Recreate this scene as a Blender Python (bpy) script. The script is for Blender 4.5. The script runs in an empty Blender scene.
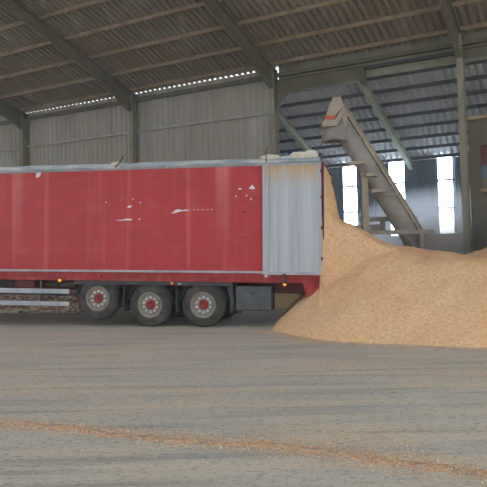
import bpy, math, random
from mathutils import Vector, Matrix, noise
random.seed(7)
C = bpy.context.scene.collection
PI = math.pi

# ------------------------------------------------------------------ mesh builder
class MB:
    def __init__(self): self.v = []; self.f = []; self.s = []
    def add(self, vs, fs, smooth=False):
        o = len(self.v); self.v += [tuple(p) for p in vs]
        for f in fs: self.f.append(tuple(o + i for i in f)); self.s.append(smooth)
        return self
    def box(self, x0, x1, y0, y1, z0, z1, M=None):
        vs = [Vector((x, y, z)) for x in (x0, x1) for y in (y0, y1) for z in (z0, z1)]
        if M: vs = [M @ v for v in vs]
        return self.add(vs, [(0,1,3,2),(4,6,7,5),(0,4,5,1),(2,3,7,6),(0,2,6,4),(1,5,7,3)])
    def bar(self, a, b, w, h, up=(0,0,1)):
        # rectangular bar from a to b; w across, h along 'up'
        a = Vector(a); b = Vector(b); d = (b-a).normalized(); up = Vector(up)
        sx = d.cross(up).normalized(); u = sx.cross(d).normalized()
        vs = []
        for p in (a, b):
            for i, j in ((-1,-1),(1,-1),(1,1),(-1,1)): vs.append(p + sx*i*w/2 + u*j*h/2)
        return self.add(vs, [(3,2,1,0),(4,5,6,7),(0,1,5,4),(1,2,6,5),(2,3,7,6),(3,0,4,7)])
    def ibeam(self, a, b, w, h0, h1=None, up=(0,0,1), tf=.022, tw=.014):
        h1 = h0 if h1 is None else h1
        a = Vector(a); b = Vector(b); d = (b-a).normalized(); up = Vector(up)
        sx = d.cross(up).normalized(); u = sx.cross(d).normalized()
        def prof(h):
            return [(-w/2,-h),(w/2,-h),(w/2,-h+tf),(tw/2,-h+tf),(tw/2,-tf),(w/2,-tf),(w/2,0),(-w/2,0),(-w/2,-tf),(-tw/2,-tf),(-tw/2,-h+tf),(-w/2,-h+tf)]
        vs = [a + sx*x + u*y for x, y in prof(h0)] + [b + sx*x + u*y for x, y in prof(h1)]
        n = 12
        fs = [(i, (i+1) % n, n+(i+1) % n, n+i) for i in range(n)]
        fs += [tuple(range(n-1, -1, -1)), tuple(range(n, 2*n))]
        return self.add(vs, fs)
    def tube(self, pts, r, n=10, cap=True, smooth=True):
        pts = [Vector(p) for p in pts]; rs = r if isinstance(r, (list, tuple)) else [r]*len(pts)
        vs = []; fs = []
        d0 = (pts[1]-pts[0]).normalized(); ref = Vector((0,0,1)) if abs(d0.z) < .9 else Vector((1,0,0))
        for i, p in enumerate(pts):
            d = (pts[min(i+1, len(pts)-1)] - pts[max(i-1, 0)]).normalized()
            sx = d.cross(ref).normalized(); u = sx.cross(d)
            for k in range(n):
                t = 2*PI*k/n; vs.append(p + (sx*math.cos(t) + u*math.sin(t))*rs[i])
        for i in range(len(pts)-1):
            for k in range(n):
                fs.append((i*n+k, i*n+(k+1) % n, (i+1)*n+(k+1) % n, (i+1)*n+k))
        self.add(vs, fs, smooth)
        if cap:
            self.add(vs[:n], [tuple(range(n-1, -1, -1))]); self.add(vs[-n:], [tuple(range(n))])
        return self
    def lathe_y(self, prof, cx, cy, cz, n=40, smooth=True):
        # profile [(radius, y)] revolved about the y axis through (cx,cy,cz)
        vs = []
        for r, y in prof:
            for k in range(n):
                t = 2*PI*k/n; vs.append((cx + r*math.cos(t), cy + y, cz + r*math.sin(t)))
        fs = []
        for i in range(len(prof)-1):
            for k in range(n):
                fs.append((i*n+k, i*n+(k+1) % n, (i+1)*n+(k+1) % n, (i+1)*n+k))
        return self.add(vs, fs, smooth)
    def prism(self, poly, y0, y1, M=None):
        # polygon in x,z extruded along y
        n = len(poly)
        vs = [Vector((x, y0, z)) for x, z in poly] + [Vector((x, y1, z)) for x, z in poly]
        if M: vs = [M @ v for v in vs]
        fs = [(i, (i+1) % n, n+(i+1) % n, n+i) for i in range(n)] + [tuple(range(n-1, -1, -1)), tuple(range(n, 2*n))]
        return self.add(vs, fs)
    def build(self, name, mat, parent=None, bevel=0, solid=0):
        me = bpy.data.meshes.new(name); me.from_pydata(self.v, [], self.f); me.validate()
        me.polygons.foreach_set('use_smooth', self.s[:len(me.polygons)])
        me.materials.append(mat); me.update()
        o = bpy.data.objects.new(name, me); C.objects.link(o)
        if parent: o.parent = parent
        if bevel:
            b = o.modifiers.new('bevel', 'BEVEL'); b.width = bevel; b.segments = 2; b.limit_method = 'ANGLE'; b.angle_limit = math.radians(40)
        if solid:
            s = o.modifiers.new('solid', 'SOLIDIFY'); s.thickness = solid; s.offset = 0
        import bmesh
        bm = bmesh.new(); bm.from_mesh(me); bmesh.ops.recalc_face_normals(bm, faces=bm.faces); bm.to_mesh(me); bm.free()
        return o

def tag(o, label=None, cat=None, group=None, kind=None):
    if label: o['label'] = label
    if cat: o['category'] = cat
    if group: o['group'] = group
    if kind: o['kind'] = kind
    return o
def empty(name, loc, label, cat, group=None):
    o = bpy.data.objects.new(name, None); C.objects.link(o); o.location = loc; o.empty_display_size = .3
    return tag(o, label, cat, group)
def struct(o): o['kind'] = 'structure'; return o

# ------------------------------------------------------------------ materials
def lin(c): return tuple(((x/255)/12.92 if x/255 <= .04045 else ((x/255+.055)/1.055)**2.4) for x in c) + (1,)
def mat(name, c1, c2=None, scale=(4,4,4), rough=.7, metal=0, bump=0, bscale=None, detail=4, lo=.35, hi=.65, rot=0, spec=.4, extra=None):
    m = bpy.data.materials.new(name); m.use_nodes = True; nt = m.node_tree; b = nt.nodes['Principled BSDF']
    b.inputs['Roughness'].default_value = rough; b.inputs['Metallic'].default_value = metal
    b.inputs['Specular IOR Level'].default_value = spec
    if c2 is None: c2 = tuple(max(0, x*.86) for x in c1)
    tc = nt.nodes.new('ShaderNodeTexCoord'); mp = nt.nodes.new('ShaderNodeMapping')
    mp.inputs['Scale'].default_value = scale; mp.inputs['Rotation'].default_value = (0, 0, rot)
    nt.links.new(tc.outputs['Object'], mp.inputs['Vector'])
    nz = nt.nodes.new('ShaderNodeTexNoise'); nz.inputs['Scale'].default_value = 1; nz.inputs['Detail'].default_value = detail; nz.inputs['Roughness'].default_value = .6
    nt.links.new(mp.outputs[0], nz.inputs['Vector'])
    cr = nt.nodes.new('ShaderNodeValToRGB'); cr.color_ramp.elements[0].position = lo; cr.color_ramp.elements[1].position = hi
    cr.color_ramp.elements[0].color = lin(c1); cr.color_ramp.elements[1].color = lin(c2)
    nt.links.new(nz.outputs[0], cr.inputs[0]); out = cr.outputs[0]
    if extra: out = extra(nt, tc, out)
    nt.links.new(out, b.inputs['Base Color'])
    if bump:
        n2 = nt.nodes.new('ShaderNodeTexNoise'); n2.inputs['Scale'].default_value = bscale or 30; n2.inputs['Detail'].default_value = 3
        nt.links.new(tc.outputs['Object'], n2.inputs['Vector'])
        bp = nt.nodes.new('ShaderNodeBump'); bp.inputs['Strength'].default_value = bump; bp.inputs['Distance'].default_value = .03
        nt.links.new(n2.outputs[0], bp.inputs['Height']); nt.links.new(bp.outputs[0], b.inputs['Normal'])
    return m
def emat(name, col, strength):
    m = bpy.data.materials.new(name); m.use_nodes = True; b = m.node_tree.nodes['Principled BSDF']
    b.inputs['Base Color'].default_value = lin(col); b.inputs['Emission Color'].default_value = lin(col); b.inputs['Emission Strength'].default_value = strength
    return m
def layer(col, scale, lo, hi, rot=0, amount=1.0, coord='Object', detail=4, zrange=None, loc=(0,0,0)):
    """a further patchy layer of one colour over the base (dust, rust, streaks of dirt, painted sheen)"""
    def f(nt, tc, prev):
        mp = nt.nodes.new('ShaderNodeMapping'); mp.inputs['Scale'].default_value = scale; mp.inputs['Rotation'].default_value = (0,0,rot); mp.inputs['Location'].default_value = loc
        nt.links.new(tc.outputs[coord], mp.inputs['Vector'])
        nz = nt.nodes.new('ShaderNodeTexNoise'); nz.inputs['Scale'].default_value = 1; nz.inputs['Detail'].default_value = detail
        nt.links.new(mp.outputs[0], nz.inputs['Vector'])
        mr = nt.nodes.new('ShaderNodeMapRange'); mr.inputs['From Min'].default_value = lo; mr.inputs['From Max'].default_value = hi; mr.inputs['To Max'].default_value = amount
        nt.links.new(nz.outputs[0], mr.inputs['Value']); fac = mr.outputs[0]
        if zrange:
            sp = nt.nodes.new('ShaderNodeSeparateXYZ'); nt.links.new(tc.outputs['Object'], sp.inputs[0])
            m2 = nt.nodes.new('ShaderNodeMapRange'); m2.inputs['From Min'].default_value = zrange[0]; m2.inputs['From Max'].default_value = zrange[1]
            nt.links.new(sp.outputs['Z'], m2.inputs['Value'])
            mu = nt.nodes.new('ShaderNodeMath'); mu.operation = 'MULTIPLY'; nt.links.new(fac, mu.inputs[0]); nt.links.new(m2.outputs[0], mu.inputs[1]); fac = mu.outputs[0]
        mx = nt.nodes.new('ShaderNodeMix'); mx.data_type = 'RGBA'
        nt.links.new(fac, mx.inputs[0]); nt.links.new(prev, mx.inputs[6]); mx.inputs[7].default_value = lin(col)
        return mx.outputs[2]
    return f
def layers(*ls):
    def f(nt, tc, prev):
        for l in ls: prev = l(nt, tc, prev)
        return prev
    return f

RF = -0.36      # heading of the windrow and of the tyre tracks on the floor
M = dict(
    floor=mat('floor_concrete', (172,170,162), (196,192,182), (.5,3.0,1), .85, bump=.35, bscale=14, rot=.3, detail=8, lo=.3, hi=.7,
              extra=layers(layer((206,192,168), (.35,2.2,1), .42,.66, rot=.3, amount=.85, detail=8), layer((136,138,136), (.3,5,1), .52,.68, rot=.22, amount=.65, detail=6, loc=(3,7,0)),
                           layer((200,186,162), (7,18,1), .54,.66, rot=.3, amount=.55, detail=6), layer((118,120,118), (12,26,1), .54,.66, rot=.3, amount=.6, detail=4), layer((150,146,136), (38,60,1), .5,.62, rot=.3, amount=.5, detail=3), layer((222,206,180), (50,50,1), .6,.68, amount=.6, detail=3))),
    roof=mat('roof_sheet', (140,129,112), (160,149,132), (.7,.7,.7), .9, extra=layers(layer((140,114,90), (.35,.35,.35), .48,.7, amount=.6), layer((198,190,174),(3,.5,1),.58,.75,amount=.4))),
    roof2=mat('leanto_sheet', (176,178,176), (196,198,196), (.8,.8,.8), .85),
    wall=mat('wall_sheet', (184,180,168), (164,158,146), (1.2,1.2,.25), .75, extra=layers(layer((142,116,88), (3,3,.12), .58,.75, amount=.45, detail=3), layer((182,182,176), (3.5,3.5,.2), .55,.7, amount=.5, detail=3, loc=(9,2,1)))),
    wallb=mat('leanto_wall_sheet', (98,112,122), (82,96,108), (2,2,.3), .7),
    steel=mat('olive_steel', (112,108,86), (94,90,70), (2,2,2), .7, extra=layer((120,104,74), (5,5,1.5), .55,.72, amount=.6)),
    post=mat('dusty_post_steel', (152,150,130), (128,126,106), (2,2,1), .75, extra=layer((150,130,100), (5,5,1.5), .55,.72, amount=.5)),
    steel2=mat('pale_green_steel', (152,158,132), (134,138,114), (2,2,2), .7),
    purlin=mat('timber_purlin', (172,152,124), (150,130,104), (2,2,2), .8),
    dpurlin=mat('dark_purlin', (72,72,70), (58,58,56), (2,2,2), .8),
    girt=mat('galvanised_rail', (186,184,176), (160,150,134), (3,3,3), .6),
    chips=mat('wood_chips', (224,176,130), (240,204,162), (16,16,16), .95, bump=.7, bscale=34, detail=8, lo=.36, hi=.64, spec=.1,
              extra=layers(layer((190,132,90), (26,26,26), .58,.70, amount=.55, detail=6), layer((250,228,196), (34,34,34), .6,.7, amount=.7, detail=4), layer((216,164,120), (.7,.7,.7), .45,.7, amount=.4))),
    flake=mat('chip_flakes', (208,168,132), (232,208,178), (20,20,20), .95, spec=.1, extra=layer((176,120,84),(30,30,30),.55,.65,amount=.8)),
    wind=mat('windrow_chips', (192,158,130), (206,180,152), (14,14,14), .95, bump=.8, bscale=30, spec=.1, extra=layers(layer((196,128,88),(18,18,18),.52,.66,amount=.8,detail=6), layer((150,148,142),(6,6,6),.5,.66,amount=.8))),
    heap=mat('pale_sawdust', (250,228,170), (252,238,196), (9,9,9), .95, bump=.5, spec=.1),
    bark=mat('bark_rubble', (238,222,200), (150,104,72), (9,9,14), .95, bump=.9, bscale=12, lo=.42, hi=.58, spec=.1, extra=layer((236,230,222),(5,5,9),.54,.62,amount=.95)),
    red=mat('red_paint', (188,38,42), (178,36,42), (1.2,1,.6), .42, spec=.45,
            extra=layers(layer((214,96,96), (4.5,1,.10), .56,.72, amount=.55, detail=3), layer((222,128,124), (1.3,1,.05), .58,.70, amount=.55, detail=2, zrange=(1.6,3.9), loc=(2.2,0,0)),  # pale upright streaks are gloss reflections put into the paint colour
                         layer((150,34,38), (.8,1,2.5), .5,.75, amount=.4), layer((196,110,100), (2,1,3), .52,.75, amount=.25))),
    red2=mat('red_chassis_paint', (178,44,44), (150,48,46), (3,3,3), .6, extra=layer((160,110,100),(5,5,5),.5,.7,amount=.5)),
    hubred=mat('hub_red', (170,44,48), (130,50,50), (9,9,9), .6),
    dred=mat('dark_red_frame', (120,42,40), (96,40,36), (6,6,3), .6),
    alu=mat('aluminium', (176,180,184), (150,156,162), (3,1,.4), .42, metal=.35),
    door=mat('aluminium_door', (184,189,195), (162,168,175), (5,5,.35), .45, metal=.3, spec=.5,
             extra=layers(layer((200,202,204),(9,9,.22),.52,.70,amount=.6,detail=3), layer((122,124,126),(11,11,.3),.56,.74,amount=.4,loc=(4,4,2)),
                          layer((186,154,112),(13,13,1.0),.25,.55,zrange=(3.25,3.7),detail=5), layer((184,60,50),(3.2,3,3),.60,.68,amount=.8,zrange=(3.25,3.45)))),
    tarp=mat('grey_tarpaulin', (140,150,158), (196,200,200), (1.5,3,7), .5, bump=.35, bscale=7, spec=.5, extra=layer((206,200,150),(.9,2,6),.6,.75,amount=.5)),
    sack=mat('off_white_sack', (226,222,208), (200,192,172), (7,7,7), .85, bump=.4, bscale=14),
    blue=mat('blue_cloth', (44,66,150), (34,50,120), (8,8,8), .8),
    black=mat('dark_plastic', (58,60,62), (72,72,72), (5,5,5), .65),
    boxm=mat('toolbox_plastic', (88,92,94), (74,78,80), (4,4,4), .6),
    under=mat('dark_chassis_steel', (66,60,58), (84,72,66), (5,5,5), .8),
    tyre=mat('dusty_tyre', (76,75,72), (62,60,58), (5,5,5), .9, spec=.2, extra=layer((118,112,104),(3,3,3),.5,.75,amount=.5)),
    rim=mat('dusty_rim', (168,162,152), (138,132,124), (8,8,8), .6),
    nut=mat('zinc_nuts', (236,236,236), (214,214,214), (9,9,9), .5),
    auger=mat('weathered_grey_steel', (172,166,160), (150,146,142), (1.5,1.5,1.5), .65, extra=layer((158,118,86),(2.5,2.5,2.5),.56,.72,amount=.55)),
    augerp=mat('beige_hood_paint', (186,172,154), (166,152,136), (3,3,3), .65),
    orange=mat('orange_paint', (226,96,48), (206,84,44), (6,6,6), .55),
    rust=mat('red_brown_sheet', (112,70,62), (96,62,58), (3,3,3), .8),
    bluegrey=mat('blue_grey_sheet', (92,112,132), (82,100,118), (3,3,3), .7),
    partition=mat('grey_brown_board', (112,106,94), (100,92,80), (1,1,1), .8),
    white=mat('bare_metal', (232,232,232), (214,214,216), (20,20,20), .5),
    wood=mat('brown_stick', (122,82,52), (96,64,42), (9,9,9), .8),
    lamp=emat('amber_lamp', (255,120,0), 1.3),
    lampoff=emat('amber_lens', (214,120,40), .15),
    glow=emat('daylit_translucent_sheet', (222,236,255), 9.0),
)

# ------------------------------------------------------------------ the hall: local frame s (along wall), t (towards the camera), z
R0 = Vector((-9.391, 26.263, 0)); PSI = .515
A = Vector((math.cos(PSI), -math.sin(PSI), 0)); N = Vector((-math.sin(PSI), -math.cos(PSI), 0))
def B(s, t, z): return R0 + A*s + N*t + Vector((0,0,z))
MBLD = Matrix(((A.x, N.x, 0, R0.x), (A.y, N.y, 0, R0.y), (0, 0, 1, 0), (0,0,0,1)))   # (s,t,z) -> world (mirrored frame, meshes only)
SL = .31; HE = 7.85
def zr(t): return HE + SL*t          # underside of the main purlins
def zl(t): return 7.22 + .36*t       # top of lean-to rafters, t <= 0

# floor
m = MB(); n = 60
m.add([(-45,-25,0),(45,-25,0),(45,60,0),(-45,60,0)], [(0,1,2,3)])
struct(m.build('floor', M['floor']))

def corr_roof(name, s0, s1, t0, t1, zf, period, amp, material, steps=6, along='s'):
    mb = MB(); pts = []; x = s0
    while x < s1:
        pts += [(x, -1), (x+.34*period, -1), (x+.46*period, 1), (x+.86*period, 1)]; x += period
    k = len(pts); vs = [B(q, t, zf(t) + amp*d) for t in (t0, t1) for q, d in pts]
    mb.add(vs, [(i, i+1, k+1+i, k+i) for i in range(k-1)])
    return struct(mb.build(name, material, solid=.006))
corr_roof('ceiling', -14, 34, -.38, 8.4, lambda t: zr(t)+.20, .225, .045, M['roof'])
corr_roof('ceiling_added_shade', -14, 34, 11.6, 22.0, lambda t: zr(19.8-t)+.20, .225, .045, M['roof'])  # unseen slope added to shade the foreground; ridge left open to light the floor
corr_roof('ceiling_side_bay', 8, 27, -6.5, -.3, lambda t: zl(t)+.21, .23, .035, M['roof2'])

def corr_wall(name, s0, s1, t, z0, z1, period, depth, material, holes=()):
    """trapezoid cladding; holes = list of (sa, sb, za, zb) left open"""
    mb = MB()
    cuts = [s0, s1] + [h[0] for h in holes] + [h[1] for h in holes]; cuts = sorted(set(cuts))
    def seg(a, b, za, zb):
        pts = []; s = math.floor(a/period)*period
        while s < b + period:
            for q, d in ((0,0), (.40,0), (.5,1), (.9,1), (1.0,0)):
                pts.append((s+q*period, d*depth))
            s += period
        pp = [p for p in pts if a <= p[0] <= b]
        pp = [(a, 0)] + pp + [(b, 0)]
        vs = [B(x, t+d, za) for x, d in pp] + [B(x, t+d, zb) for x, d in pp]; k = len(pp)
        mb.add(vs, [(i, i+1, k+i+1, k+i) for i in range(k-1)])
    for a, b in zip(cuts[:-1], cuts[1:]):
        h = [x for x in holes if x[0] <= a + 1e-6 and x[1] >= b - 1e-6]
        if h:
            z = z0
            for x in sorted(h, key=lambda q: q[2]):
                if x[2] > z: seg(a, b, z, x[2])
                z = x[3]
            if z < z1: seg(a, b, z, z1)
        else: seg(a, b, z0, z1)
    return struct(mb.build(name, material, solid=.004))
corr_wall('wall_back', -14, 11.86, -.30, 0, 7.88, .25, .035, M['wall'])
WIN = [(12.13,12.72,2.2,5.22), (14.08,14.69,2.2,5.24), (15.98,16.53,2.2,5.26)]
corr_wall('wall_side_bay', 8, 27, -6.2, 0, 5.15, .22, .03, M['wallb'], WIN)
for i, (a, b, z0, z1) in enumerate(WIN):
    g = MB().box(a, b, -6.20, -6.17, z0, z1, MBLD); w = g.build('window_%d' % (i+1), M['glow']); struct(w)
    fr = MB()
    for z in (3.12, 3.30): fr.box(a-.02, b+.02, -6.14, -6.10, z-.02, z+.02, MBLD)
    fr.box(a-.02, b+.02, -6.14, -6.10, 4.22, 4.25, MBLD); fr.box(a-.02, b+.02, -6.14, -6.10, z1-.08, z1-.055, MBLD)
    fr.box(a-.04, a, -6.15, -6.09, z0, z1, MBLD); fr.box(b, b+.04, -6.15, -6.09, z0, z1, MBLD)
    fr.build('window_frame', M['wallb'], w)
mb = MB(); mb.box(12.1, 27, -.36, -.30, 7.10, 8.06, MBLD); struct(mb.build('wall_upstand', M['post']))
# side-bay end wall and partition right of the third post
mb = MB(); mb.box(8, 8.05, -6.2, -.35, 0, 7.1, MBLD); struct(mb.build('wall_side_bay_end', M['wallb']))
mb = MB(); mb.box(18.12, 27, -.30, -.22, 4.62, 5.36, MBLD); mb.box(18.12, 18.42, -.30, -.22, 0, 4.62, MBLD); mb.box(18.42, 27, -.30, -.22, 0, 3.1, MBLD)
pw = struct(mb.build('wall_partition', M['partition']))
mb = MB(); mb.box(18.42, 27, -.36, -.30, 4.05, 4.62, MBLD); mb.build('upper_board', M['rust'], pw)
mb = MB(); mb.box(18.42, 27, -.36, -.30, 3.70, 4.05, MBLD); mb.build('middle_board', M['bluegrey'], pw)
mb = MB(); mb.box(18.42, 27, -.36, -.30, 3.1, 3.70, MBLD); mb.build('lower_board', M['partition'], pw)
mb = MB(); mb.box(18.12, 27, -.24, -.06, 5.36, 5.45, MBLD); struct(mb.build('trim_1', M['purlin']))
mb = MB(); mb.box(18.42, 27, -.24, -.14, 3.30, 3.38, MBLD); struct(mb.build('trim_2', M['purlin']))

mb = MB(); mb.box(-14.1, -14, -.36, 22, 0, 8.0, MBLD); struct(mb.build('wall_left_blocker', M['wall']))  # unseen end wall, added to make the light on the roof ribs one-sided
# eave strut above the cladding and wall rails (one length per bay)
def bayrail(name, s0, s1, z, t, w, h, material, label, cat, group):
    mb = MB(); a = B(s0, t, z); b = B(s1, t, z); mb.bar(a, b, w, h)
    return tag(mb.build(name, material), label, cat, group)
bays = [(-12, -.08, 'beyond the leftmost post'), (.08, 5.92, 'between leftmost and second posts'), (6.08, 11.92, 'between second and third posts')]
for a, b, w in bays:
    bayrail('wall_rail', a, b, 6.40, -.20, .07, .09, M['girt'], 'thin metal rail across the pale wall cladding ' + w, 'rail', 'rails on the back wall')
    bayrail('eave_strut', a, b, 7.60, -.16, .08, .16, M['steel'], 'olive steel strut along the top of the wall ' + w, 'beam', 'eave struts')
# timber purlins under the main roof
ordn = ['lowest', 'second', 'third', 'fourth', 'fifth', 'sixth', 'seventh', 'eighth', 'ninth', 'tenth', 'eleventh', 'twelfth', 'thirteenth']
tt = [.10, 1.165, 2.283, 3.407, 4.53, 5.65, 6.78, 7.9]
for i, t in enumerate(tt):
    mb = MB(); up = (N*-SL + Vector((0,0,1))).normalized()
    mb.bar(B(-14, t, zr(t)+.07), B(34, t, zr(t)+.07), .055, .13, up)
    tag(mb.build('roof_purlin', M['purlin']), ordn[i] + ' beige purlin up from the eave under the main roof', 'purlin', 'main roof purlins')

# portal frames: post, rafter with haunch
posts = [(0, 'leftmost'), (6, 'second from left, behind the red trailer'), (12, 'third from left, where the pale cladding ends'), (18, 'rightmost, free standing')]
for s, w in posts:
    e = empty('portal_frame', B(s, 0, 0), 'olive steel portal frame, ' + w, 'frame', 'portal frames of the hall')
    def L(p): return p - e.location
    mb = MB(); mb.ibeam(L(B(s, -.26, 0)), L(B(s, -.26, zr(0)-.02)), .17, .30, .34, up=-N)
    mb.build('post', M['post'], e)
    mb = MB(); mb.ibeam(L(B(s, 2.2, zr(2.2)-.01)), L(B(s, 9.9, zr(9.9)-.01)), .17, .34, .32)
    mb.build('rafter', M['steel'], e)
    mb = MB(); mb.ibeam(L(B(s, 9.9, zr(9.9)-.01)), L(B(s, 22, zr(-2.2)-.01)), .17, .32, .32); mb.build('rafter', M['steel'], e)
    mb = MB(); mb.ibeam(L(B(s, 22, 0)), L(B(s, 22, zr(-2.2)-.01)), .17, .32, .32, up=-N); mb.build('post', M['post'], e)
    mb = MB(); mb.ibeam(L(B(s, -.26, zr(-.26)-.01)), L(B(s, 2.2, zr(2.2)-.01)), .17, .72, .34)
    mb.build('haunch', M['steel'], e)
    mb = MB(); mb.box(-.11, .11, -.28, .1, 0, .03, Matrix.Translation(-e.location) @ Matrix.Translation(B(s,0,0)) @ Matrix.Rotation(-PSI, 4, 'Z'))
    mb.build('base_plate', M['steel'], e)
# deep beam carrying the side-bay roof, with knee piece
e = empty('deep_beam', B(12.1, -.1, 6.96), 'deep olive steel beam with knee brace right of the third post', 'beam')
mb = MB(); mb.ibeam(B(12.09, -.1, 7.42)-e.location, B(15.1, -.1, 7.42)-e.location, .16, .46); mb.build('web_beam', M['steel'], e)
T = Matrix.Translation(-e.location) @ MBLD
mb = MB(); mb.prism([(12.09, 6.96), (12.62, 6.96), (12.09, 6.42)], -.14, -.06, T); mb.build('knee_brace', M['steel'], e)
mb = MB(); mb.box(15.1, 15.14, -.2, 0, 6.80, 7.42, T); mb.build('end_plate', M['steel'], e)
mb = MB(); mb.ibeam(B(18.1, -.1, 7.42), B(27, -.1, 7.42), .16, .26); tag(mb.build('side_beam', M['steel']), 'olive steel beam running right from the rightmost post', 'beam')
mb = MB(); mb.bar(B(12.1, -.15, 7.60), B(27, -.15, 7.60), .14, .12); tag(mb.build('long_beam', M['steel']), 'long slim olive beam above the open side bay', 'beam')
mb = MB(); mb.bar(B(15.12, -.15, 7.36), B(17.92, -.15, 7.36), .10, .10); tag(mb.build('short_beam', M['dpurlin']), 'short dark beam between deep beam end and rightmost post', 'beam')
# side-bay rafters and dark purlins
for s, w in ((11.5, 'left one, behind the trailer end'), (15.0, 'right one, hung from the deep beam end')):
    mb = MB(); mb.ibeam(B(s, -.5 if s < 12 else -.2, zl(-.5 if s < 12 else -.2)), B(s, -6.15, zl(-6.15)), .16, .26)
    tag(mb.build('side_bay_rafter', M['steel2']), 'pale green steel rafter of the side bay, ' + w, 'rafter', 'side bay rafters')
for i in range(8):
    t = -.55 - .76*i; mb = MB(); mb.bar(B(8.1, t, zl(t)+.085), B(27, t, zl(t)+.10), .06, .12)
    tag(mb.build('side_bay_purlin', M['dpurlin']), ordn[i].replace('lowest', 'highest') + ' dark purlin down from the top under the grey side bay roof', 'purlin', 'side bay purlins')
for z in (3.22, 4.3):
    mb = MB(); mb.bar(B(8.1, -6.10, z), B(27, -6.10, z), .05, .07)
    tag(mb.build('side_bay_rail', M['wallb']), ('lower' if z < 4 else 'upper') + ' horizontal rail across the windowed far wall', 'rail', 'rails on the far wall')

# ------------------------------------------------------------------ the trailer: x forward along it, y towards the camera, z up
YAW, TAU = .2216, .0194
O = Vector((-1.0226, 14.683, 0))
TR = empty('semi_trailer', O, 'long red semi-trailer with grey rolled tarp, three axles and open rear door', 'trailer')
TR.rotation_euler = (0, -TAU, PI - YAW)
MT = Matrix.Translation(O) @ Matrix.Rotation(PI-YAW, 4, 'Z') @ Matrix.Rotation(-TAU, 4, 'Y')
def P(name, mb, m_, bevel=0, parent=None): return mb.build(name, M[m_], parent or TR, bevel)
ZB, ZT, XR, XF, W = 1.29, 3.83, -2.85, 10.8, 2.5
# sides: planks with shallow grooves
mb = MB(); z = ZB+.04; k = 0
pl = (ZT-z)/10
for i in range(10):
    a, b = z+i*pl, z+(i+1)*pl
    mb.add([(XR,0,a+.002),(XF,0,a+.002),(XF,0,b-.002),(XR,0,b-.002)], [(0,1,2,3)])
    mb.add([(XR,0,b-.002),(XF,0,b-.002),(XF,-.001,b),(XR,-.001,b),(XR,0,b+.002),(XF,0,b+.002)], [(0,1,3,2),(2,3,5,4)])
mb.box(XR, XF, -.045, -.006, ZB, ZT)
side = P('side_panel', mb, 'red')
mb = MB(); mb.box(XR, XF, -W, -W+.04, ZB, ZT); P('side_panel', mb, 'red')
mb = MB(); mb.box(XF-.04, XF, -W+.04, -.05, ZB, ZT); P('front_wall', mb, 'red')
mb = MB(); mb.box(XR, XF, -W+.04, -.05, ZB-.08, ZB+.02); P('loading_floor', mb, 'under')
# bare scratches in the paint
def scr(pts): sc = MB(); sc.add([(x, .004, z) for x, z in pts], [tuple(range(len(pts)))]); P('paint_scratch', sc, 'white')
scr([(.80,2.71),(.70,2.72),(.57,2.75),(.55,2.80),(.60,2.81),(.68,2.80),(.72,2.75)])
scr([(.57,2.755),(.42,2.765),(.30,2.785),(.42,2.80),(.50,2.785),(.55,2.80)])
for x in (.24,.14,.02,-.1,-.2): scr([(x,2.785),(x-.05,2.785),(x-.05,2.80),(x,2.80)])
scr([(2.20,2.555),(1.80,2.555),(1.78,2.575),(1.86,2.60),(1.96,2.60),(2.02,2.575),(2.2,2.57)])
scr([(1.94,2.86),(1.82,2.87),(1.80,2.92),(1.88,2.92)]); scr([(1.62,2.57),(1.58,2.57),(1.58,2.60),(1.62,2.60)])
scr([(1.60,2.97),(1.56,2.97),(1.56,3.0),(1.60,3.0)]); scr([(1.79,3.06),(1.76,3.06),(1.76,3.09),(1.79,3.09)]); scr([(2.5,2.99),(2.47,2.99),(2.47,3.02),(2.5,3.02)])
scr([(-1.13,3.27),(-1.26,3.25),(-1.27,3.29),(-1.21,3.36)]); scr([(-1.05,3.08),(-1.09,3.10),(-1.10,3.13),(-1.06,3.12)]); scr([(-1.14,2.98),(-1.20,3.02),(-1.21,3.05),(-1.18,3.05)])
scr([(-.80,3.08),(-.84,3.08),(-.84,3.11),(-.80,3.11)]); scr([(-.88,3.25),(-.95,3.25),(-.95,3.29),(-.88,3.29)])
scr([(4.42,3.68),(4.36,3.66),(4.30,3.72),(4.26,3.78),(4.31,3.84),(4.36,3.79),(4.40,3.80)])
for x, z in ((3.62,3.32),(3.62,2.93),(3.63,2.25),(-1.02,2.72),(-1.02,2.12),(-.98,2.74)): dk = MB(); dk.box(x-.05, x+.03, .0, .012, z-.008, z+.012); P('side_latch', dk, 'dred')
# rails
mb = MB(); mb.box(XR+1.3, XF, 0, .03, ZB, ZB+.055); tag(P('lower_rail', mb, 'alu', .006), 'pale aluminium rail along the foot of the red side')
mb = MB(); mb.box(XR, XF, -.05, -.02, 1.08, ZB-.002); mb.box(XR, XF, -.02, .012, 1.225, 1.265); mb.box(XR, XF, -.02, .0, 1.08, 1.10); P('side_rail', mb, 'red2')
for x in [-1.95+.92*i for i in range(14)]:
    mb = MB(); mb.box(x-.06, x+.06, -.02, .02, 1.14, 1.245); P('rail_bracket', mb, 'red2', .006)
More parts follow.
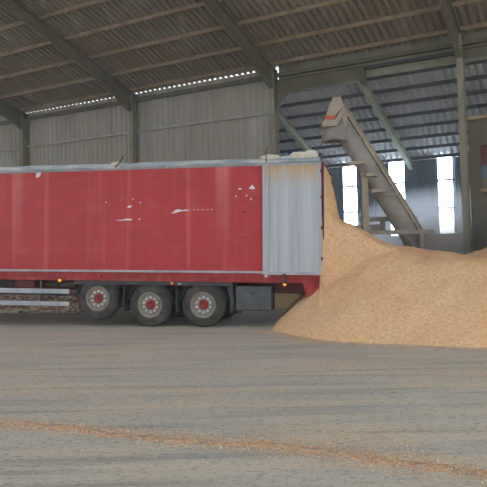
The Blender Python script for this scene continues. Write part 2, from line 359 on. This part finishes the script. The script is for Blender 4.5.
# tarpaulin: rolled edge along the top and sheet over the load
mb = MB(); pts = []; rs = []
x = XR+.05
while x < XF:
    f = 1 if x > -1.25 else .55
    pts.append((x, -.02+.01*noise.noise(Vector((x*1.3,0,3))), ZT+.06+.016*noise.noise(Vector((x*2.1,5,0))))); rs.append((.086+.02*noise.noise(Vector((x*3,1,1))))*(.6+.4*f)); x += .09
mb.tube(pts, rs, 12)
P('tarp_roll', mb, 'tarp')
mb = MB(); nx, ny = 90, 14
vs = [(XR+.12+(XF-XR-.12)*i/nx, -.06-(W-.12)*j/ny, ZT+.09+.07*math.sin(PI*j/ny)+.03*noise.noise(Vector((i*.5,j*.4,0)))) for i in range(nx+1) for j in range(ny+1)]
mb.add(vs, [(i*(ny+1)+j, (i+1)*(ny+1)+j, (i+1)*(ny+1)+j+1, i*(ny+1)+j+1) for i in range(nx) for j in range(ny)], True)
P('tarp_sheet', mb, 'tarp')
mb = MB(); mb.box(XR+1.33, XF, -.03, .02, ZT-.03, ZT+.005); P('upper_rail', mb, 'alu', .004)
i = 0; x = -1.05
while x < XF-.2:
    mb = MB(); mb.lathe_y([(.0,.016),(.014,.016),(.018,.008),(.018,0)], x, .02, ZT+.002, 10); mb.box(x-.008, x+.008, .02, .03, ZT, ZT+.05); P('tarp_hook', mb, 'white'); x += .485
# rear: frame posts and doors folded back against the sides
mb = MB(); mb.box(XR-.03, XR, -.05, .03, 1.0, ZT+.02); P('rear_post', mb, 'dred')
mb = MB(); mb.box(XR-.03, XR, -W-.03, -W+.05, 1.0, ZT+.02); P('rear_post', mb, 'dred')
mb = MB(); mb.box(XR-.03, XR, -W, 0, ZT-.01, ZT+.02); P('rear_header', mb, 'dred')
def door(ya, yb, sgn):
    mb = MB(); mb.box(-2.80, -1.50, min(ya,yb), max(ya,yb), 1.31, 3.79)
    d = P('rear_door', mb, 'door', .006)
    f = MB(); yo = max(ya,yb) if sgn > 0 else min(ya,yb)
    y0, y1 = (yo-.01, yo+.014) if sgn > 0 else (yo-.014, yo+.01)
    f.box(-2.83, -1.47, y0, y1, 1.264, 1.33); f.box(-2.83, -1.47, y0, y1, 3.785, 3.827)
    f.box(-2.83, -2.77, y0, y1, 1.33, 3.785); f.box(-1.54, -1.47, y0, y1, 1.33, 3.785)
    f.build('door_frame', M['alu'], d, .004)
    r = MB()
    for x in (-1.62,): r.tube([(x, yo+.02*sgn, 1.2), (x, yo+.02*sgn, 3.78)], .008, 8)
    r.build('locking_bar', M['alu'], d)
    for z in (1.6, 2.3, 3.0, 3.6):
        h = MB(); h.box(-2.855, -2.81, yo-.01 if sgn > 0 else yo-.02, yo+.02 if sgn > 0 else yo+.01, z, z+.07); h.build('hinge', M['dred'], d)
    return d
dn = door(.03, .075, 1); tag(dn, 'silver aluminium rear door folded flat, brown dirt along its top')
door(-W-.075, -W-.03, -1)
mb = MB(); mb.box(-2.0, -1.93, .03, .10, 1.09, 1.29); mb.box(-2.03, -1.9, .03, .09, 1.06, 1.10); P('door_catch', mb, 'under')
mb = MB(); mb.box(-1.57, -1.51, .0, .05, 1.20, 1.26); P('door_catch', mb, 'nut')
# rear skirt
mb = MB(); mb.prism([(-2.38,1.08),(XR,1.08),(XR,.766),(-2.47,.745)], -.10, 0); P('rear_skirt', mb, 'red2', .005)
mb = MB(); mb.prism([(-2.38,1.08),(XR,1.08),(XR,.766),(-2.47,.745)], -W, -W+.1); P('rear_skirt', mb, 'red2', .005)
mb = MB(); mb.box(XR+.02, XR+.12, -W+.1, -.1, .62, .74); P('bumper_bar', mb, 'black')
mb = MB(); mb.prism([(-1.35,1.08),(-2.34,1.08),(-2.42,.76),(-1.35,.82)], -.75, -.70); P('inner_rail', mb, 'dred')
# chassis beams, cross members, king pin plate, landing legs
for y in (-.75, -1.75):
    mb = MB(); mb.ibeam((XR+.2, y, 1.2), (XF-.5, y, 1.2), .14, .42); P('chassis_beam', mb, 'dred')
for x in [XR+.4+1.2*i for i in range(11)]:
    mb = MB(); mb.box(x-.03, x+.03, -W+.06, -.06, 1.09, 1.2); P('cross_member', mb, 'dred')
for y in (-.5, -2.0):
    mb = MB(); mb.box(7.9, 8.05, y-.07, y+.07, .35, 1.2); mb.box(7.82, 8.13, y-.15, y+.15, .32-7.9*TAU-.14+.14, .36); P('landing_leg', mb, 'under')
# side guard
for z0, z1 in ((.74,.86),(.43,.545)):
    mb = MB(); mb.box(3.48, 8.6, -.06, -.03, z0, z1); tag(P('side_guard', mb, 'alu', .006), 'pale aluminium side guard bar')
for x in (4.28, 6.2, 8.0):
    mb = MB(); mb.box(x-.03, x+.03, -.10, -.06, .43, 1.1); P('guard_bracket', mb, 'black')
mb = MB(); mb.box(3.4, 8.6, -.5, -.45, .66, .72); P('air_pipe', mb, 'black')
mb = MB(); mb.box(4.6, 5.1, -.70, -.30, .86, 1.08); P('valve_box', mb, 'dred', .01)
mb = MB(); mb.box(5.5, 7.4, -1.5, -.72, .8, 1.1); P('air_tank', mb, 'under', .02)
mb = MB(); mb.box(3.45, 4.3, -.5, -.3, .9, 1.0); mb.box(3.9, 4.0, -.3, -.26, .9, 1.05); P('valve_block', mb, 'under', .01)
# mudguard strip, arches, flaps
mb = MB(); mb.box(-.74, 3.33, -.40, -.0, .985, 1.07); P('mudguard_rail', mb, 'black', .006)
WH = [(0, .0), (1.34, -.026), (2.71, .105)]
RW = .53
for x, dz in WH:
    for sgn in (0, 1):
        mb = MB(); n = 16; y0, y1 = (-.38, -.01) if not sgn else (-W+.01, -W+.38)
        vs = []; r = RW+.045
        a0, a1 = math.radians(12), math.radians(168)
        for k in range(n+1):
            a = a0+(a1-a0)*k/n
            for y in (y0, y1): 
                for rr in (r, r+.015): vs.append((x+rr*math.cos(a), y, min(RW+dz+rr*math.sin(a)*.93, 1.06)))
        fs = []
        for k in range(n):
            b = 4*k
            fs += [(b,b+2,b+6,b+4),(b+1,b+5,b+7,b+3),(b,b+4,b+5,b+1),(b+2,b+3,b+7,b+6)]
        fs += [(0,1,3,2), (4*n,4*n+2,4*n+3,4*n+1)]
        mb.add(vs, fs); P('mudguard', mb, 'black')
for x in (2.05, .70):
    mb = MB(); mb.box(x-.04, x-.02, -.36, -.04, .33, .95); P('mud_flap', mb, 'black')
mb = MB(); mb.prism([(-.60,.98),(-.72,.98),(-.76,.6),(-.70,.36),(-.66,.36),(-.67,.6)], -.36, -.04); P('mud_flap', mb, 'black')
# wheels
def wheel(x, dz, sgn):
    yo = -.03 if sgn > 0 else -W+.03
    cz = RW+dz - (0 if dz > .05 else 0)
    s = sgn
    tw = .36
    # tyre: outer face at y=yo, inner at yo - s*tw
    prof = [(.30, -.03),(.31,-.005),(.35,.0),(.42,-.004),(.47,-.012),(.505,-.03),(.525,-.055),(.53,-.09)]
    prof2 = prof + [(.53,-.13),(.515,-.135),(.515,-.15),(.53,-.155),(.53,-.21),(.515,-.215),(.515,-.23),(.53,-.235),(.53,-.27),(.52,-.31),(.48,-.35),(.36,-.36),(.30,-.33),(.30,-.03)]
    mb = MB(); mb.lathe_y([(r, y*s) for r, y in prof2], x, yo, cz, 56)
    t = P('wheel', mb, 'tyre')
    # deep dished rim
    r = MB(); r.lathe_y([(q, y*s) for q, y in [(.30,-.04),(.315,-.008),(.305,-.004),(.288,-.012),(.275,-.06),(.268,-.10),(.25,-.115),(.235,-.12),(.215,-.085),(.205,-.07),(.12,-.07),(.0,-.07)]], x, yo, cz, 48)
    tag(r.build('rim', M['rim'], t), 'dusty pale steel rim')
    h = MB(); h.lathe_y([(q, y*s) for q, y in [(.12,-.07),(.115,-.045),(.105,-.03),(.085,-.02),(.078,.0),(.06,.012),(.055,.0),(.0,.0)]], x, yo, cz, 32)
    tag(h.build('hub', M['hubred'], t), 'red wheel hub')
    for k in range(10):
        a = 2*PI*(k+.5)/10; cx, cc = x+.178*math.cos(a), cz+.178*math.sin(a)
        b = MB(); b.lathe_y([(q, y*s) for q, y in [(.029,-.075),(.029,-.05),(.022,-.045),(.022,-.02),(.0,-.018)]], cx, yo, cc, 8)
        b.build('wheel_nut', M['nut'], t)
    d = MB(); d.tube([(x+.22, yo-.1*s, cz+.02), (x+.24, yo-.02*s, cz+.03)], .008, 6); d.build('valve_stem', M['nut'], t)
for x, dz in WH:
    wheel(x, dz, 1); wheel(x, dz, -1)
    mb = MB(); mb.tube([(x, -.4, RW+dz), (x, -W+.4, RW+dz)], .075, 12); P('axle', mb, 'under')
    for y in (-.75, -1.75):
        mb = MB(); mb.tube([(x+.05, y, RW+dz+.1), (x+.05, y, .80+.05)], [.13,.14], 14); mb.bar((x, y, RW+dz+.1), (x+.5, y, .85), .09, .05); P('air_spring', mb, 'black')
# toolbox
mb = MB(); mb.box(-1.64, -.80, -.55, -.04, .42, .985); tb = P('toolbox', mb, 'boxm', .02)
mb = MB(); mb.box(-1.62, -.82, -.04, -.028, .44, .90); mb.build('toolbox_lid', M['boxm'], tb, .008)
mb = MB(); mb.box(-1.27, -1.15, -.03, -.005, .79, .87); mb.build('latch', M['black'], tb, .006)
mb = MB(); mb.box(-.90, -.85, -.3, -.1, .32, .42); P('box_bracket', mb, 'under')
# lamps
for x, z, on in ((3.71,1.075,1),(.77,1.035,0),(-1.97,1.045,1),):
    mb = MB(); mb.lathe_y([(.0,.03),(.02,.028),(.032,.018),(.036,0)] if on else [(.0,.02),(.03,.015),(.04,0)], x, .02 if on else .0, z, 14)
    tag(P('side_lamp', mb, 'lamp' if on else 'lampoff'), 'lit amber side lamp' if on else 'unlit amber side lamp')
    mb = MB(); mb.box(x-.06, x+.06, -.02, .02 if on else .0, z-.035, z+.05); P('lamp_bracket', mb, 'under')
for x in (.55, .58): mb = MB(); mb.box(x, x+.016, .0, .006, 1.0, 1.05); P('reflector_mark', mb, 'white')

# things lying on the trailer roof
def lump(name, cx, cy, cz, rx, ry, rz, m_, label, cat, seed, group=None):
    mb = MB(); nu, nv = 20, 12; vs = []
    for j in range(nv+1):
        ph = PI*j/nv
        for i in range(nu):
            th = 2*PI*i/nu
            def sq(v, e=.55): return math.copysign(abs(v)**e, v)
            p = Vector((sq(math.cos(th))*sq(math.sin(ph),.7), sq(math.sin(th))*sq(math.sin(ph),.7), sq(math.cos(ph),.7)))
            k = 1+.13*noise.noise(p*1.6+Vector((seed,0,0))) + .05*noise.noise(p*5+Vector((seed,3,0)))
            vs.append(MT @ Vector((cx+p.x*rx*k, cy+p.y*ry*k, cz+p.z*rz*k)))
    fs = [(j*nu+i, j*nu+(i+1) % nu, (j+1)*nu+(i+1) % nu, (j+1)*nu+i) for j in range(nv) for i in range(nu)]
    mb.add(vs, fs, True)
    return tag(mb.build(name, M[m_]), label, cat, group)
lump('folded_sack', -1.63, -.12, 3.985, .23, .12, .085, 'sack', 'long flat off-white sack on trailer roof beside the thin upright rod', 'sack', 1, 'sacks on the trailer roof')
lump('folded_sack', -2.03, -.14, 3.96, .18, .12, .07, 'tarp', 'small grey-white sack with a blue patch, middle of the roof sacks', 'sack', 9, 'sacks on the trailer roof')
lump('folded_sack', -2.28, -.16, 4.0, .19, .14, .115, 'sack', 'plump white sack under the blue cloth on the trailer roof', 'sack', 5, 'sacks on the trailer roof')
lump('folded_sack', -2.57, -.15, 4.01, .17, .14, .13, 'sack', 'white sack at the very rear corner of the trailer roof', 'sack', 13, 'sacks on the trailer roof')
lump('blue_cloth', -2.30, -.30, 4.125, .30, .10, .025, 'blue', 'crumpled blue cloth lying on the white sacks', 'cloth', 3)
mb = MB(); mb.add([MT @ Vector(p) for p in ((-1.95,-.005,3.95),(-2.06,-.005,3.95),(-2.07,-.005,4.0),(-1.96,-.005,4.0))], [(0,1,2,3)])
lump('dark_bundle', -2.77, -.30, 4.0, .05, .10, .09, 'black', 'small black bundle tied to the rear top corner', 'bundle', 4)
mb = MB(); mb.tube([MT @ Vector(p) for p in ((-1.56,.045,3.86),(-1.55,.05,4.08),(-1.585,.04,4.22))], .012, 8); tag(mb.build('thin_rod', M['wood']), 'thin dark rod standing up at the trailer roof edge', 'rod')
mb = MB(); mb.tube([MT @ Vector(p) for p in ((2.22,.06,3.86),(2.10,.05,3.99),(2.02,.03,4.15))], [.022,.02,.016], 8); tag(mb.build('wooden_stick', M['wood']), 'short brown stick poking up from the rolled tarp', 'stick')
mb = MB(); mb.box(2.10, 2.33, .045, .062, 3.84, 4.0, MT); tag(mb.build('tarp_joint_plate', M['sack']), 'square off-white plate on the tarp roll beside the stick', 'plate')
lump('round_cap', 1.86, -.35, 4.06, .07, .07, .08, 'wood', 'small round brown lump on the tarp behind the stick', 'lump', 2)

# ------------------------------------------------------------------ heaps
MTI = MT.inverted()
def interp(x, tab):
    if x <= tab[0][0]: return tab[0][1]
    for (a, fa), (b, fb) in zip(tab[:-1], tab[1:]):
        if x <= b: return fa+(fb-fa)*(x-a)/(b-a)
    return tab[-1][1]
def sdist(x, y, poly):
    d = 1e9; inside = False; n = len(poly)
    for i in range(n):
        ax, ay = poly[i]; bx, by = poly[(i+1) % n]
        ex, ey = bx-ax, by-ay; wx, wy = x-ax, y-ay
        k = max(0, min(1, (wx*ex+wy*ey)/(ex*ex+ey*ey)))
        d = min(d, math.hypot(wx-k*ex, wy-k*ey))
        if (ay > y) != (by > y) and x < (bx-ax)*(y-ay)/(by-ay)+ax: inside = not inside
    return d if inside else -d
TOE = [(.62,13.85),(1.10,12.98),(1.62,12.24),(2.86,11.57),(4.27,11.04),(6,10.75),(8,10.9),(10,11.8),(11,14),(10.8,16.5),(8.5,17.3),(5,17.3),(3.6,18.2),(2.2,18.6),(1.1,17.6),(.75,15.5)]
CAP = [(1.5,2.2),(2.0,2.45),(2.57,2.32),(2.98,2.0),(3.55,1.82),(4.28,1.70),(5.24,1.58),(5.74,1.72),(6.1,1.88),(7.5,2.15),(10,2.1)]
SPILL = [(0,3.82),(.04,3.68),(.10,3.42),(.16,3.2),(.20,2.95),(.23,2.7),(.29,2.5),(.45,2.4),(.85,2.2),(1.9,1.5),(3.2,.5),(4,0)]
def fbm(x, y, s, o=4):
    return sum(noise.noise(Vector((x*s*2**k, y*s*2**k, k*7.3)))/2**k for k in range(o))
def pile_h(x, y):
    sd = sdist(x + .10*fbm(x, y, .9, 3), y + .08*fbm(x+9, y, .9, 3), TOE)
    if sd <= 0: h = sd*1.2
    else:
        slope = .86*sd + .10*min(sd, .5)
        cap = interp(x, CAP) + .05*fbm(x, y, .8, 3) - .05*max(0, 14.6-y) - .06*max(0, y-16.2)
        k = .22; h = -k*math.log(math.exp(-slope/k)+math.exp(-cap/k))
        h = max(h, sd*.4)
        h = min(h, slope+.02)
    l = MTI @ Vector((x, y, 0)); d = -(l.x) + XR - .0
    yl = l.y
    if d > -.02:
        out = max(0, yl+.06, -W-.12-yl)
        dd = d + .06*fbm(yl*2.0, h, 1.4, 3) + .05*math.sin(yl*2.2+1)
        sp = interp(max(0, dd), SPILL) - (out*14 if out < .15 else 2.1+(out-.15)*1.6)
        k = .10; mx = max(h, sp); h = mx + k*math.log(math.exp((h-mx)/k)+math.exp((sp-mx)/k)) if abs(h-sp) < 1 else mx
    elif -W-.15 < yl < .12:
        h = min(h, .98 + max(0, (d+.3))*0)
    return h + .05*fbm(x, y, 2.2, 4)*min(1, max(0, sd*2+.2)) + .016*noise.noise(Vector((x*16, y*16, 0)))
def hfield(name, fn, x0, x1, y0, y1, st, m_, zmin=-.06):
    nx = int((x1-x0)/st); ny = int((y1-y0)/st); idx = {}; vs = []; fs = []
    H = [[fn(x0+i*st, y0+j*st) for j in range(ny+1)] for i in range(nx+1)]
    def vid(i, j):
        if (i, j) not in idx: idx[(i, j)] = len(vs); vs.append((x0+i*st, y0+j*st, max(zmin, H[i][j])))
        return idx[(i, j)]
    for i in range(nx):
        for j in range(ny):
            if max(H[i][j], H[i+1][j], H[i+1][j+1], H[i][j+1]) > 0: fs.append((vid(i,j), vid(i+1,j), vid(i+1,j+1), vid(i,j+1)))
    mb = MB(); mb.add(vs, fs, True); return mb.build(name, M[m_])
tag(hfield('wood_chip_pile', pile_h, .3, 11.3, 10.4, 18.8, .045, 'chips'), 'huge heap of pale orange wood chips spilling from the trailer rear', 'wood chips', kind='stuff')
# chips still inside the trailer
mb = MB(); nx, ny = 60, 34; vs = []
for i in range(nx+1):
    for j in range(ny+1):
        x = XR-.01+(4.0)*i/nx; y = -.055-(W-.11)*j/ny
        vs.append(MT @ Vector((x, y, min(ZT-.03, 3.76-.02*(x-XR)+.03*fbm(x, y, 2, 3)))))
k = len(vs); fs = [(i*(ny+1)+j, (i+1)*(ny+1)+j, (i+1)*(ny+1)+j+1, i*(ny+1)+j+1) for i in range(nx) for j in range(ny)]
mb.add(vs, fs, True)
rim_ = [vs[j] for j in range(ny+1)]; low = [MT @ Vector((XR-.01, -.055-(W-.11)*j/ny, ZB+.03)) for j in range(ny+1)]
mb.add(rim_+low, [(j, j+1, ny+2+j, ny+1+j) for j in range(ny)], True)
far_ = [vs[nx*(ny+1)+j] for j in range(ny+1)]; lowf = [MT @ Vector((XR+4.2, -.055-(W-.11)*j/ny, ZB+.03)) for j in range(ny+1)]
mb.add(far_+lowf, [(j, j+1, ny+2+j, ny+1+j) for j in range(ny)], True)
tag(mb.build('wood_chip_load', M['chips']), 'wood chips still filling the open rear of the trailer', 'wood chips', kind='stuff')

def mound(poly, top, slope, seed, rough=.1, s=1.5):
    def f(x, y):
        sd = sdist(x+.15*fbm(x+seed, y, .8, 2), y+.15*fbm(x, y+seed, .8, 2), poly)
        return min(sd*slope, top+.15*fbm(x+seed, y, .6, 2)) + (rough*fbm(x+seed, y, s, 4) if sd > .05 else 0)
    return f
tag(hfield('bark_heap', mound([(-14,20.9),(-7.6,19.25),(-4.95,18.8),(-4.4,19.6),(-5.0,21.0),(-9,22.4),(-14,23)], .95, .75, 3, .16, 2.2), -14.2, -4, 18.4, 23.2, .07, 'bark'), 'heap of whitish and brown bark waste behind the trailer', 'bark heap', kind='stuff')
tag(hfield('sawdust_heap', mound([(-.8,18.9),(1.2,18.7),(3.0,19.0),(2.9,20.2),(.9,20.1),(-.5,20.8),(-1.2,20.2)], .85, .9, 8, .03), -1.5, 3.3, 18.3, 21, .07, 'heap'), 'low pale yellow sawdust heap by the wall behind the trailer rear', 'sawdust heap', kind='stuff')

# windrow of spilt chips on the floor
wl = [(-3.4,7.12),(-2.52,6.79),(-1.7,6.52),(-.98,6.26),(-.2,6.02),(.47,5.77),(1.2,5.42),(1.94,5.10),(3.0,4.62),(4.2,4.05)]
def wind(x, y):
    yc = interp(x, wl) + .05*math.sin(x*2.1) + .03*noise.noise(Vector((x*3,0,0)))
    w = interp(x, [(-3.4,.01),(-2.62,.02),(-2.4,.07),(-1,.07),(0,.08),(.8,.085),(1.5,.11),(3,.12),(4.2,.1)])
    e = abs(y-yc)/w*(1+.5*noise.noise(Vector((x*5,y*5,2))))
    return .026*math.exp(-e*e)*(0 if x < -2.65 else 1)*(.75+.6*noise.noise(Vector((x*2.3,y*3,5)))) - .006 + .008*noise.noise(Vector((x*30,y*30,1)))
tag(hfield('chip_windrow', wind, -3.4, 4.2, 3.8, 7.5, .022, 'wind', -.004), 'long thin ridge of orange-brown wood chips across the floor', 'wood chips', kind='stuff')

# loose flakes
mb = MB()
def flake(x, y, z, s):
    a = random.random()*PI; l = s*random.uniform(.7,1.8); w = s*random.uniform(.35,.7)
    ux, uy = math.cos(a)*l/2, math.sin(a)*l/2; vx, vy = -math.sin(a)*w/2, math.cos(a)*w/2
    dz1, dz2 = random.uniform(0,.6)*s, random.uniform(0,.6)*s
    p = [(x-ux-vx, y-uy-vy, z), (x+ux-vx, y+uy-vy, z+dz1), (x+ux+vx, y+uy+vy, z+dz1+dz2*.5), (x-ux+vx, y-uy+vy, z+dz2)]
    q = [(a_, b_, c_+.003) for a_, b_, c_ in p]
    mb.add(p+q, [(4,5,6,7),(0,1,5,4),(1,2,6,5),(2,3,7,6),(3,0,4,7)])
for i in range(7000):
    x = random.uniform(-2.7, 3.8); yc = interp(x, wl); w = interp(x, [(-3,.09),(0,.13),(1.5,.2),(4,.2)])
    flake(x, yc+random.gauss(0, w), .004, random.uniform(.006,.014))
for i in range(1500):   # scatter above the windrow's right end
    x = random.uniform(.0, 1.6); flake(x, 5.9+random.gauss(0,.35)-.25*x+.35, .003, random.uniform(.005,.011))
for i in range(1900):   # faint band in the middle distance on the right
    x = random.uniform(.6, 5.5); yc = 9.9-.33*(x-.6)+.2*math.sin(x*1.7); flake(x, yc+random.gauss(0,.3), .003, random.uniform(.008,.016))
for i in range(1500):
    x = random.uniform(-3.5, .5); flake(x, 8.2-.3*(x+2)+random.gauss(0,.35), .003, random.uniform(.005,.011))
for i in range(2600):   # around the toe of the heap
    k = random.randrange(0, 6); ax, ay = TOE[k]; bx, by = TOE[k+1]; q = random.random()
    flake(ax+(bx-ax)*q-abs(random.gauss(0,.25)), ay+(by-ay)*q-abs(random.gauss(0,.22)), .003, random.uniform(.010,.022))
for i in range(5000):   # chips lying on the face of the heap
    x = random.uniform(.5, 8); y = random.uniform(11, 16.5)
    if sdist(x, y, TOE) > .05 and (MTI @ Vector((x, y, 0))).x < XR - .15: flake(x, y, pile_h(x, y)-.004, random.uniform(.012,.03))
for i in range(1800):
    flake(random.uniform(-5,5), random.uniform(4.2,13), .003, random.uniform(.005,.012))
tag(mb.build('loose_chips', M['flake']), 'loose wood flakes scattered over the grey floor', 'wood chips', kind='stuff')

# ------------------------------------------------------------------ screw conveyor
def AY(x, z, y): return Vector((x, y, z))
YA = 17.45
CV = empty('screw_conveyor', (3.45, YA, 0), 'tall slanting grey conveyor with beige hooded head behind the chip heap', 'conveyor')
Lc = Vector(CV.location)
top = Vector((2.74, YA, 5.50)); bot = Vector((5.38, YA+.25, 1.05))
ax = (bot-top).normalized()
side_ = Vector((0,1,0)); nrm = ax.cross(side_).normalized()
if nrm.x < 0: nrm = -nrm        # upper side of the incline
def cv(mb, name, m_, bevel=0, lab=None):
    mb.v = [tuple(Vector(v)-Lc) for v in mb.v]; o = mb.build(name, M[m_], CV, bevel)
    if lab: o['label'] = lab
    return o
mb = MB(); c0 = top - nrm*.02; mb.tube([c0+ax*.1, bot], .27, 24)
cv(mb, 'conveyor_tube', 'auger')
mb = MB(); mb.bar(top+nrm*.30+ax*-.25, bot+nrm*.30, .30, .10, nrm); mb.bar(top+nrm*.36+ax*-.2, bot+nrm*.36, .38, .03, nrm); cv(mb, 'upper_channel', 'augerp', .008)
for q in (.8, 1.75, 2.45, 3.6, 4.6):
    mb = MB(); mb.tube([c0+ax*q, c0+ax*(q+.05)], .33, 24); cv(mb, 'tube_flange', 'auger')
for x0_, x1_, z_ in ((2.98,3.43,4.17),(3.44,3.78,3.82),(3.58,3.98,3.37)):
    mb = MB(); mb.box(x0_, x1_, YA-.36, YA+.1, z_-.04, z_+.04); cv(mb, 'support_bracket', 'augerp', .006)
# head box, leaning
def frust(pts_front, dy0, dy1):
    mb = MB(); n = len(pts_front)
    vs = [(x, YA+dy0, z) for x, z in pts_front] + [(x, YA+dy1, z) for x, z in pts_front]
    mb.add(vs, [(i, (i+1) % n, n+(i+1) % n, n+i) for i in range(n)] + [tuple(range(n-1,-1,-1)), tuple(range(n,2*n))]); return mb
cv(frust([(2.60,5.96),(2.80,6.0),(3.0,5.66),(2.96,5.2),(2.60,5.1),(2.40,5.3),(2.40,5.44)], -.28, .30), 'head_housing', 'augerp', .03, 'beige head housing')
cv(frust([(2.57,6.02),(2.80,6.04),(2.85,5.74),(2.63,5.50),(2.35,5.50)], -.36, -.26), 'head_cover', 'augerp', .012)
cv(frust([(2.35,5.50),(2.62,5.50),(2.62,5.41),(2.35,5.39)], -.37, -.27), 'inspection_hatch', 'orange', .006, 'orange inspection hatch')
cv(frust([(2.32,5.39),(2.22,5.23),(2.26,5.19),(2.66,5.20),(2.92,5.66),(2.84,5.74),(2.62,5.39)], -.40, .36), 'head_lip', 'augerp', .012)
# discharge hood: a curved skirt open at the bottom
mb = MB(); n = 28; vs = []
for k in range(n+1):
    a = 2*PI*k/n
    for r, x, z in ((.34, 2.70, 5.38+.14*math.cos(a)), (.385, 2.69, 5.12), (.42, 2.67, 4.77 + .07*math.sin(a)**2 - .02*math.cos(a))):
        vs.append((x+r*math.cos(a), YA+r*math.sin(a)*.9, z))
mb.add(vs, [(3*k+j, 3*k+3+j, 3*k+4+j, 3*k+1+j) for k in range(n) for j in (0,1)], True)
o = cv(mb, 'discharge_hood', 'auger', 0, 'weathered grey discharge hood'); sm = o.modifiers.new('solid', 'SOLIDIFY'); sm.thickness = .02
# standing leg
mb = MB(); mb.box(3.36, 3.54, YA-.09, YA+.09, 0, 4.15); mb.box(3.22, 3.72, YA-.2, YA+.2, 4.12, 4.17); cv(mb, 'support_leg', 'augerp')
mb = MB(); mb.bar((3.45, YA, 2.6), (2.75, YA+.05, 1.7), .05, .05); cv(mb, 'brace', 'augerp')
mb = MB(); mb.bar((3.40, YA+.5, 2.62), (5.05, YA+.5, 2.60), .12, .14); mb.bar((3.0, YA-.25, 2.22), (5.3, YA-.25, 2.20), .10, .12); mb.bar((3.9, YA-.3, 4.0-.72), (4.35, YA-.3, 3.27), .08, .05)
mb.box(4.9, 5.0, YA-.3, YA+.5, 0, 2.2); cv(mb, 'support_frame', 'auger')
mb = MB()
for x0_, x1_, z0_, z1_, yy in ((3.2,4.0,2.28,2.46,.6),(4.0,4.12,2.2,2.6,.55),(4.6,5.1,2.25,2.5,.55)): mb.box(x0_, x1_, YA+yy-.1, YA+yy+.1, z0_, z1_)
cv(mb, 'gear_housing', 'auger', .02)
mb = MB(); mb.prism([(4.6,2.15),(6.3,2.15),(6.0,1.0),(5.0,1.0)], YA+.3-.35, YA+.3+.5); cv(mb, 'intake_hopper', 'auger', .02)
mb = MB(); mb.box(5.2, 6.0, YA, YA+.7, 0, 1.0); cv(mb, 'hopper_stand', 'under', .01)

# ------------------------------------------------------------------ dust in the air behind the heap
vm = bpy.data.materials.new('airborne_dust'); vm.use_nodes = True; nt = vm.node_tree; nt.nodes.clear()
out = nt.nodes.new('ShaderNodeOutputMaterial'); vs_ = nt.nodes.new('ShaderNodeVolumeScatter'); nt.links.new(vs_.outputs[0], out.inputs['Volume'])
vs_.inputs['Color'].default_value = (.96,.98,1,1); vs_.inputs['Anisotropy'].default_value = .6
tc = nt.nodes.new('ShaderNodeTexCoord'); ln = nt.nodes.new('ShaderNodeVectorMath'); ln.operation = 'LENGTH'
mp = nt.nodes.new('ShaderNodeMapping'); nt.links.new(tc.outputs['Object'], mp.inputs['Vector'])
nt.links.new(mp.outputs[0], ln.inputs[0])
mr = nt.nodes.new('ShaderNodeMapRange'); mr.inputs['From Min'].default_value = 1.0; mr.inputs['From Max'].default_value = .15; mr.inputs['To Max'].default_value = 1
nt.links.new(ln.outputs['Value'], mr.inputs['Value'])
nz = nt.nodes.new('ShaderNodeTexNoise'); nz.inputs['Scale'].default_value = 2.2; nz.inputs['Detail'].default_value = 3; nt.links.new(tc.outputs['Object'], nz.inputs['Vector'])
mu = nt.nodes.new('ShaderNodeMath'); mu.operation = 'MULTIPLY'; nt.links.new(mr.outputs[0], mu.inputs[0]); nt.links.new(nz.outputs[0], mu.inputs[1])
mu2 = nt.nodes.new('ShaderNodeMath'); mu2.operation = 'MULTIPLY'; mu2.inputs[1].default_value = 2.3; nt.links.new(mu.outputs[0], mu2.inputs[0])
nt.links.new(mu2.outputs[0], vs_.inputs['Density'])
mb = MB(); mb.box(-1, 1, -1, 1, -1, 1); dz = mb.build('dust_cloud', vm); dz.location = (6.3, 19.2, 1.4); dz.scale = (3.9, 3.3, 2.3)
tag(dz, 'pale cloud of airborne dust drifting behind the chip heap', 'dust', kind='stuff')

v2 = bpy.data.materials.new('thin_hall_dust'); v2.use_nodes = True; nt = v2.node_tree; nt.nodes.clear()
out = nt.nodes.new('ShaderNodeOutputMaterial'); vs_ = nt.nodes.new('ShaderNodeVolumeScatter'); nt.links.new(vs_.outputs[0], out.inputs['Volume'])
vs_.inputs['Color'].default_value = (.92,.95,1,1); vs_.inputs['Density'].default_value = .008; vs_.inputs['Anisotropy'].default_value = .2
mb = MB(); mb.box(-30, 34, 8.5, 36, .002, 7.7)
tag(mb.build('hall_haze', v2), 'thin even veil of dust hanging in the air of the whole hall', 'dust', kind='stuff')

# ------------------------------------------------------------------ light: overcast sky pouring in through the open front and added ridge gap of the hall
w = bpy.data.worlds.new('World'); bpy.context.scene.world = w; w.use_nodes = True
w.node_tree.nodes['Background'].inputs[0].default_value = (.90,.95,1.0,1); w.node_tree.nodes['Background'].inputs[1].default_value = 1.0

# ------------------------------------------------------------------ camera
cam = bpy.data.cameras.new('camera'); co = bpy.data.objects.new('camera', cam); C.objects.link(co)
cam.sensor_width = 36; cam.sensor_fit = 'HORIZONTAL'; cam.lens = 36*617/487; cam.shift_y = -25/487; cam.clip_end = 300
pit, rol = .047, .021
r = Vector((1,0,0)); u = Vector((0,-math.sin(pit),math.cos(pit))); f = Vector((0,math.cos(pit),math.sin(pit)))
r2 = r*math.cos(rol) - u*math.sin(rol); u2 = r*math.sin(rol) + u*math.cos(rol)
co.matrix_world = Matrix(((r2.x,u2.x,-f.x,0),(r2.y,u2.y,-f.y,0),(r2.z,u2.z,-f.z,1.87),(0,0,0,1)))
sc_ = bpy.context.scene; sc_.camera = co
sc_.view_settings.view_transform = 'Standard'; sc_.view_settings.look = 'None'; sc_.view_settings.gamma = 1; sc_.view_settings.use_curve_mapping = False
sc_.view_settings.exposure = 1.12
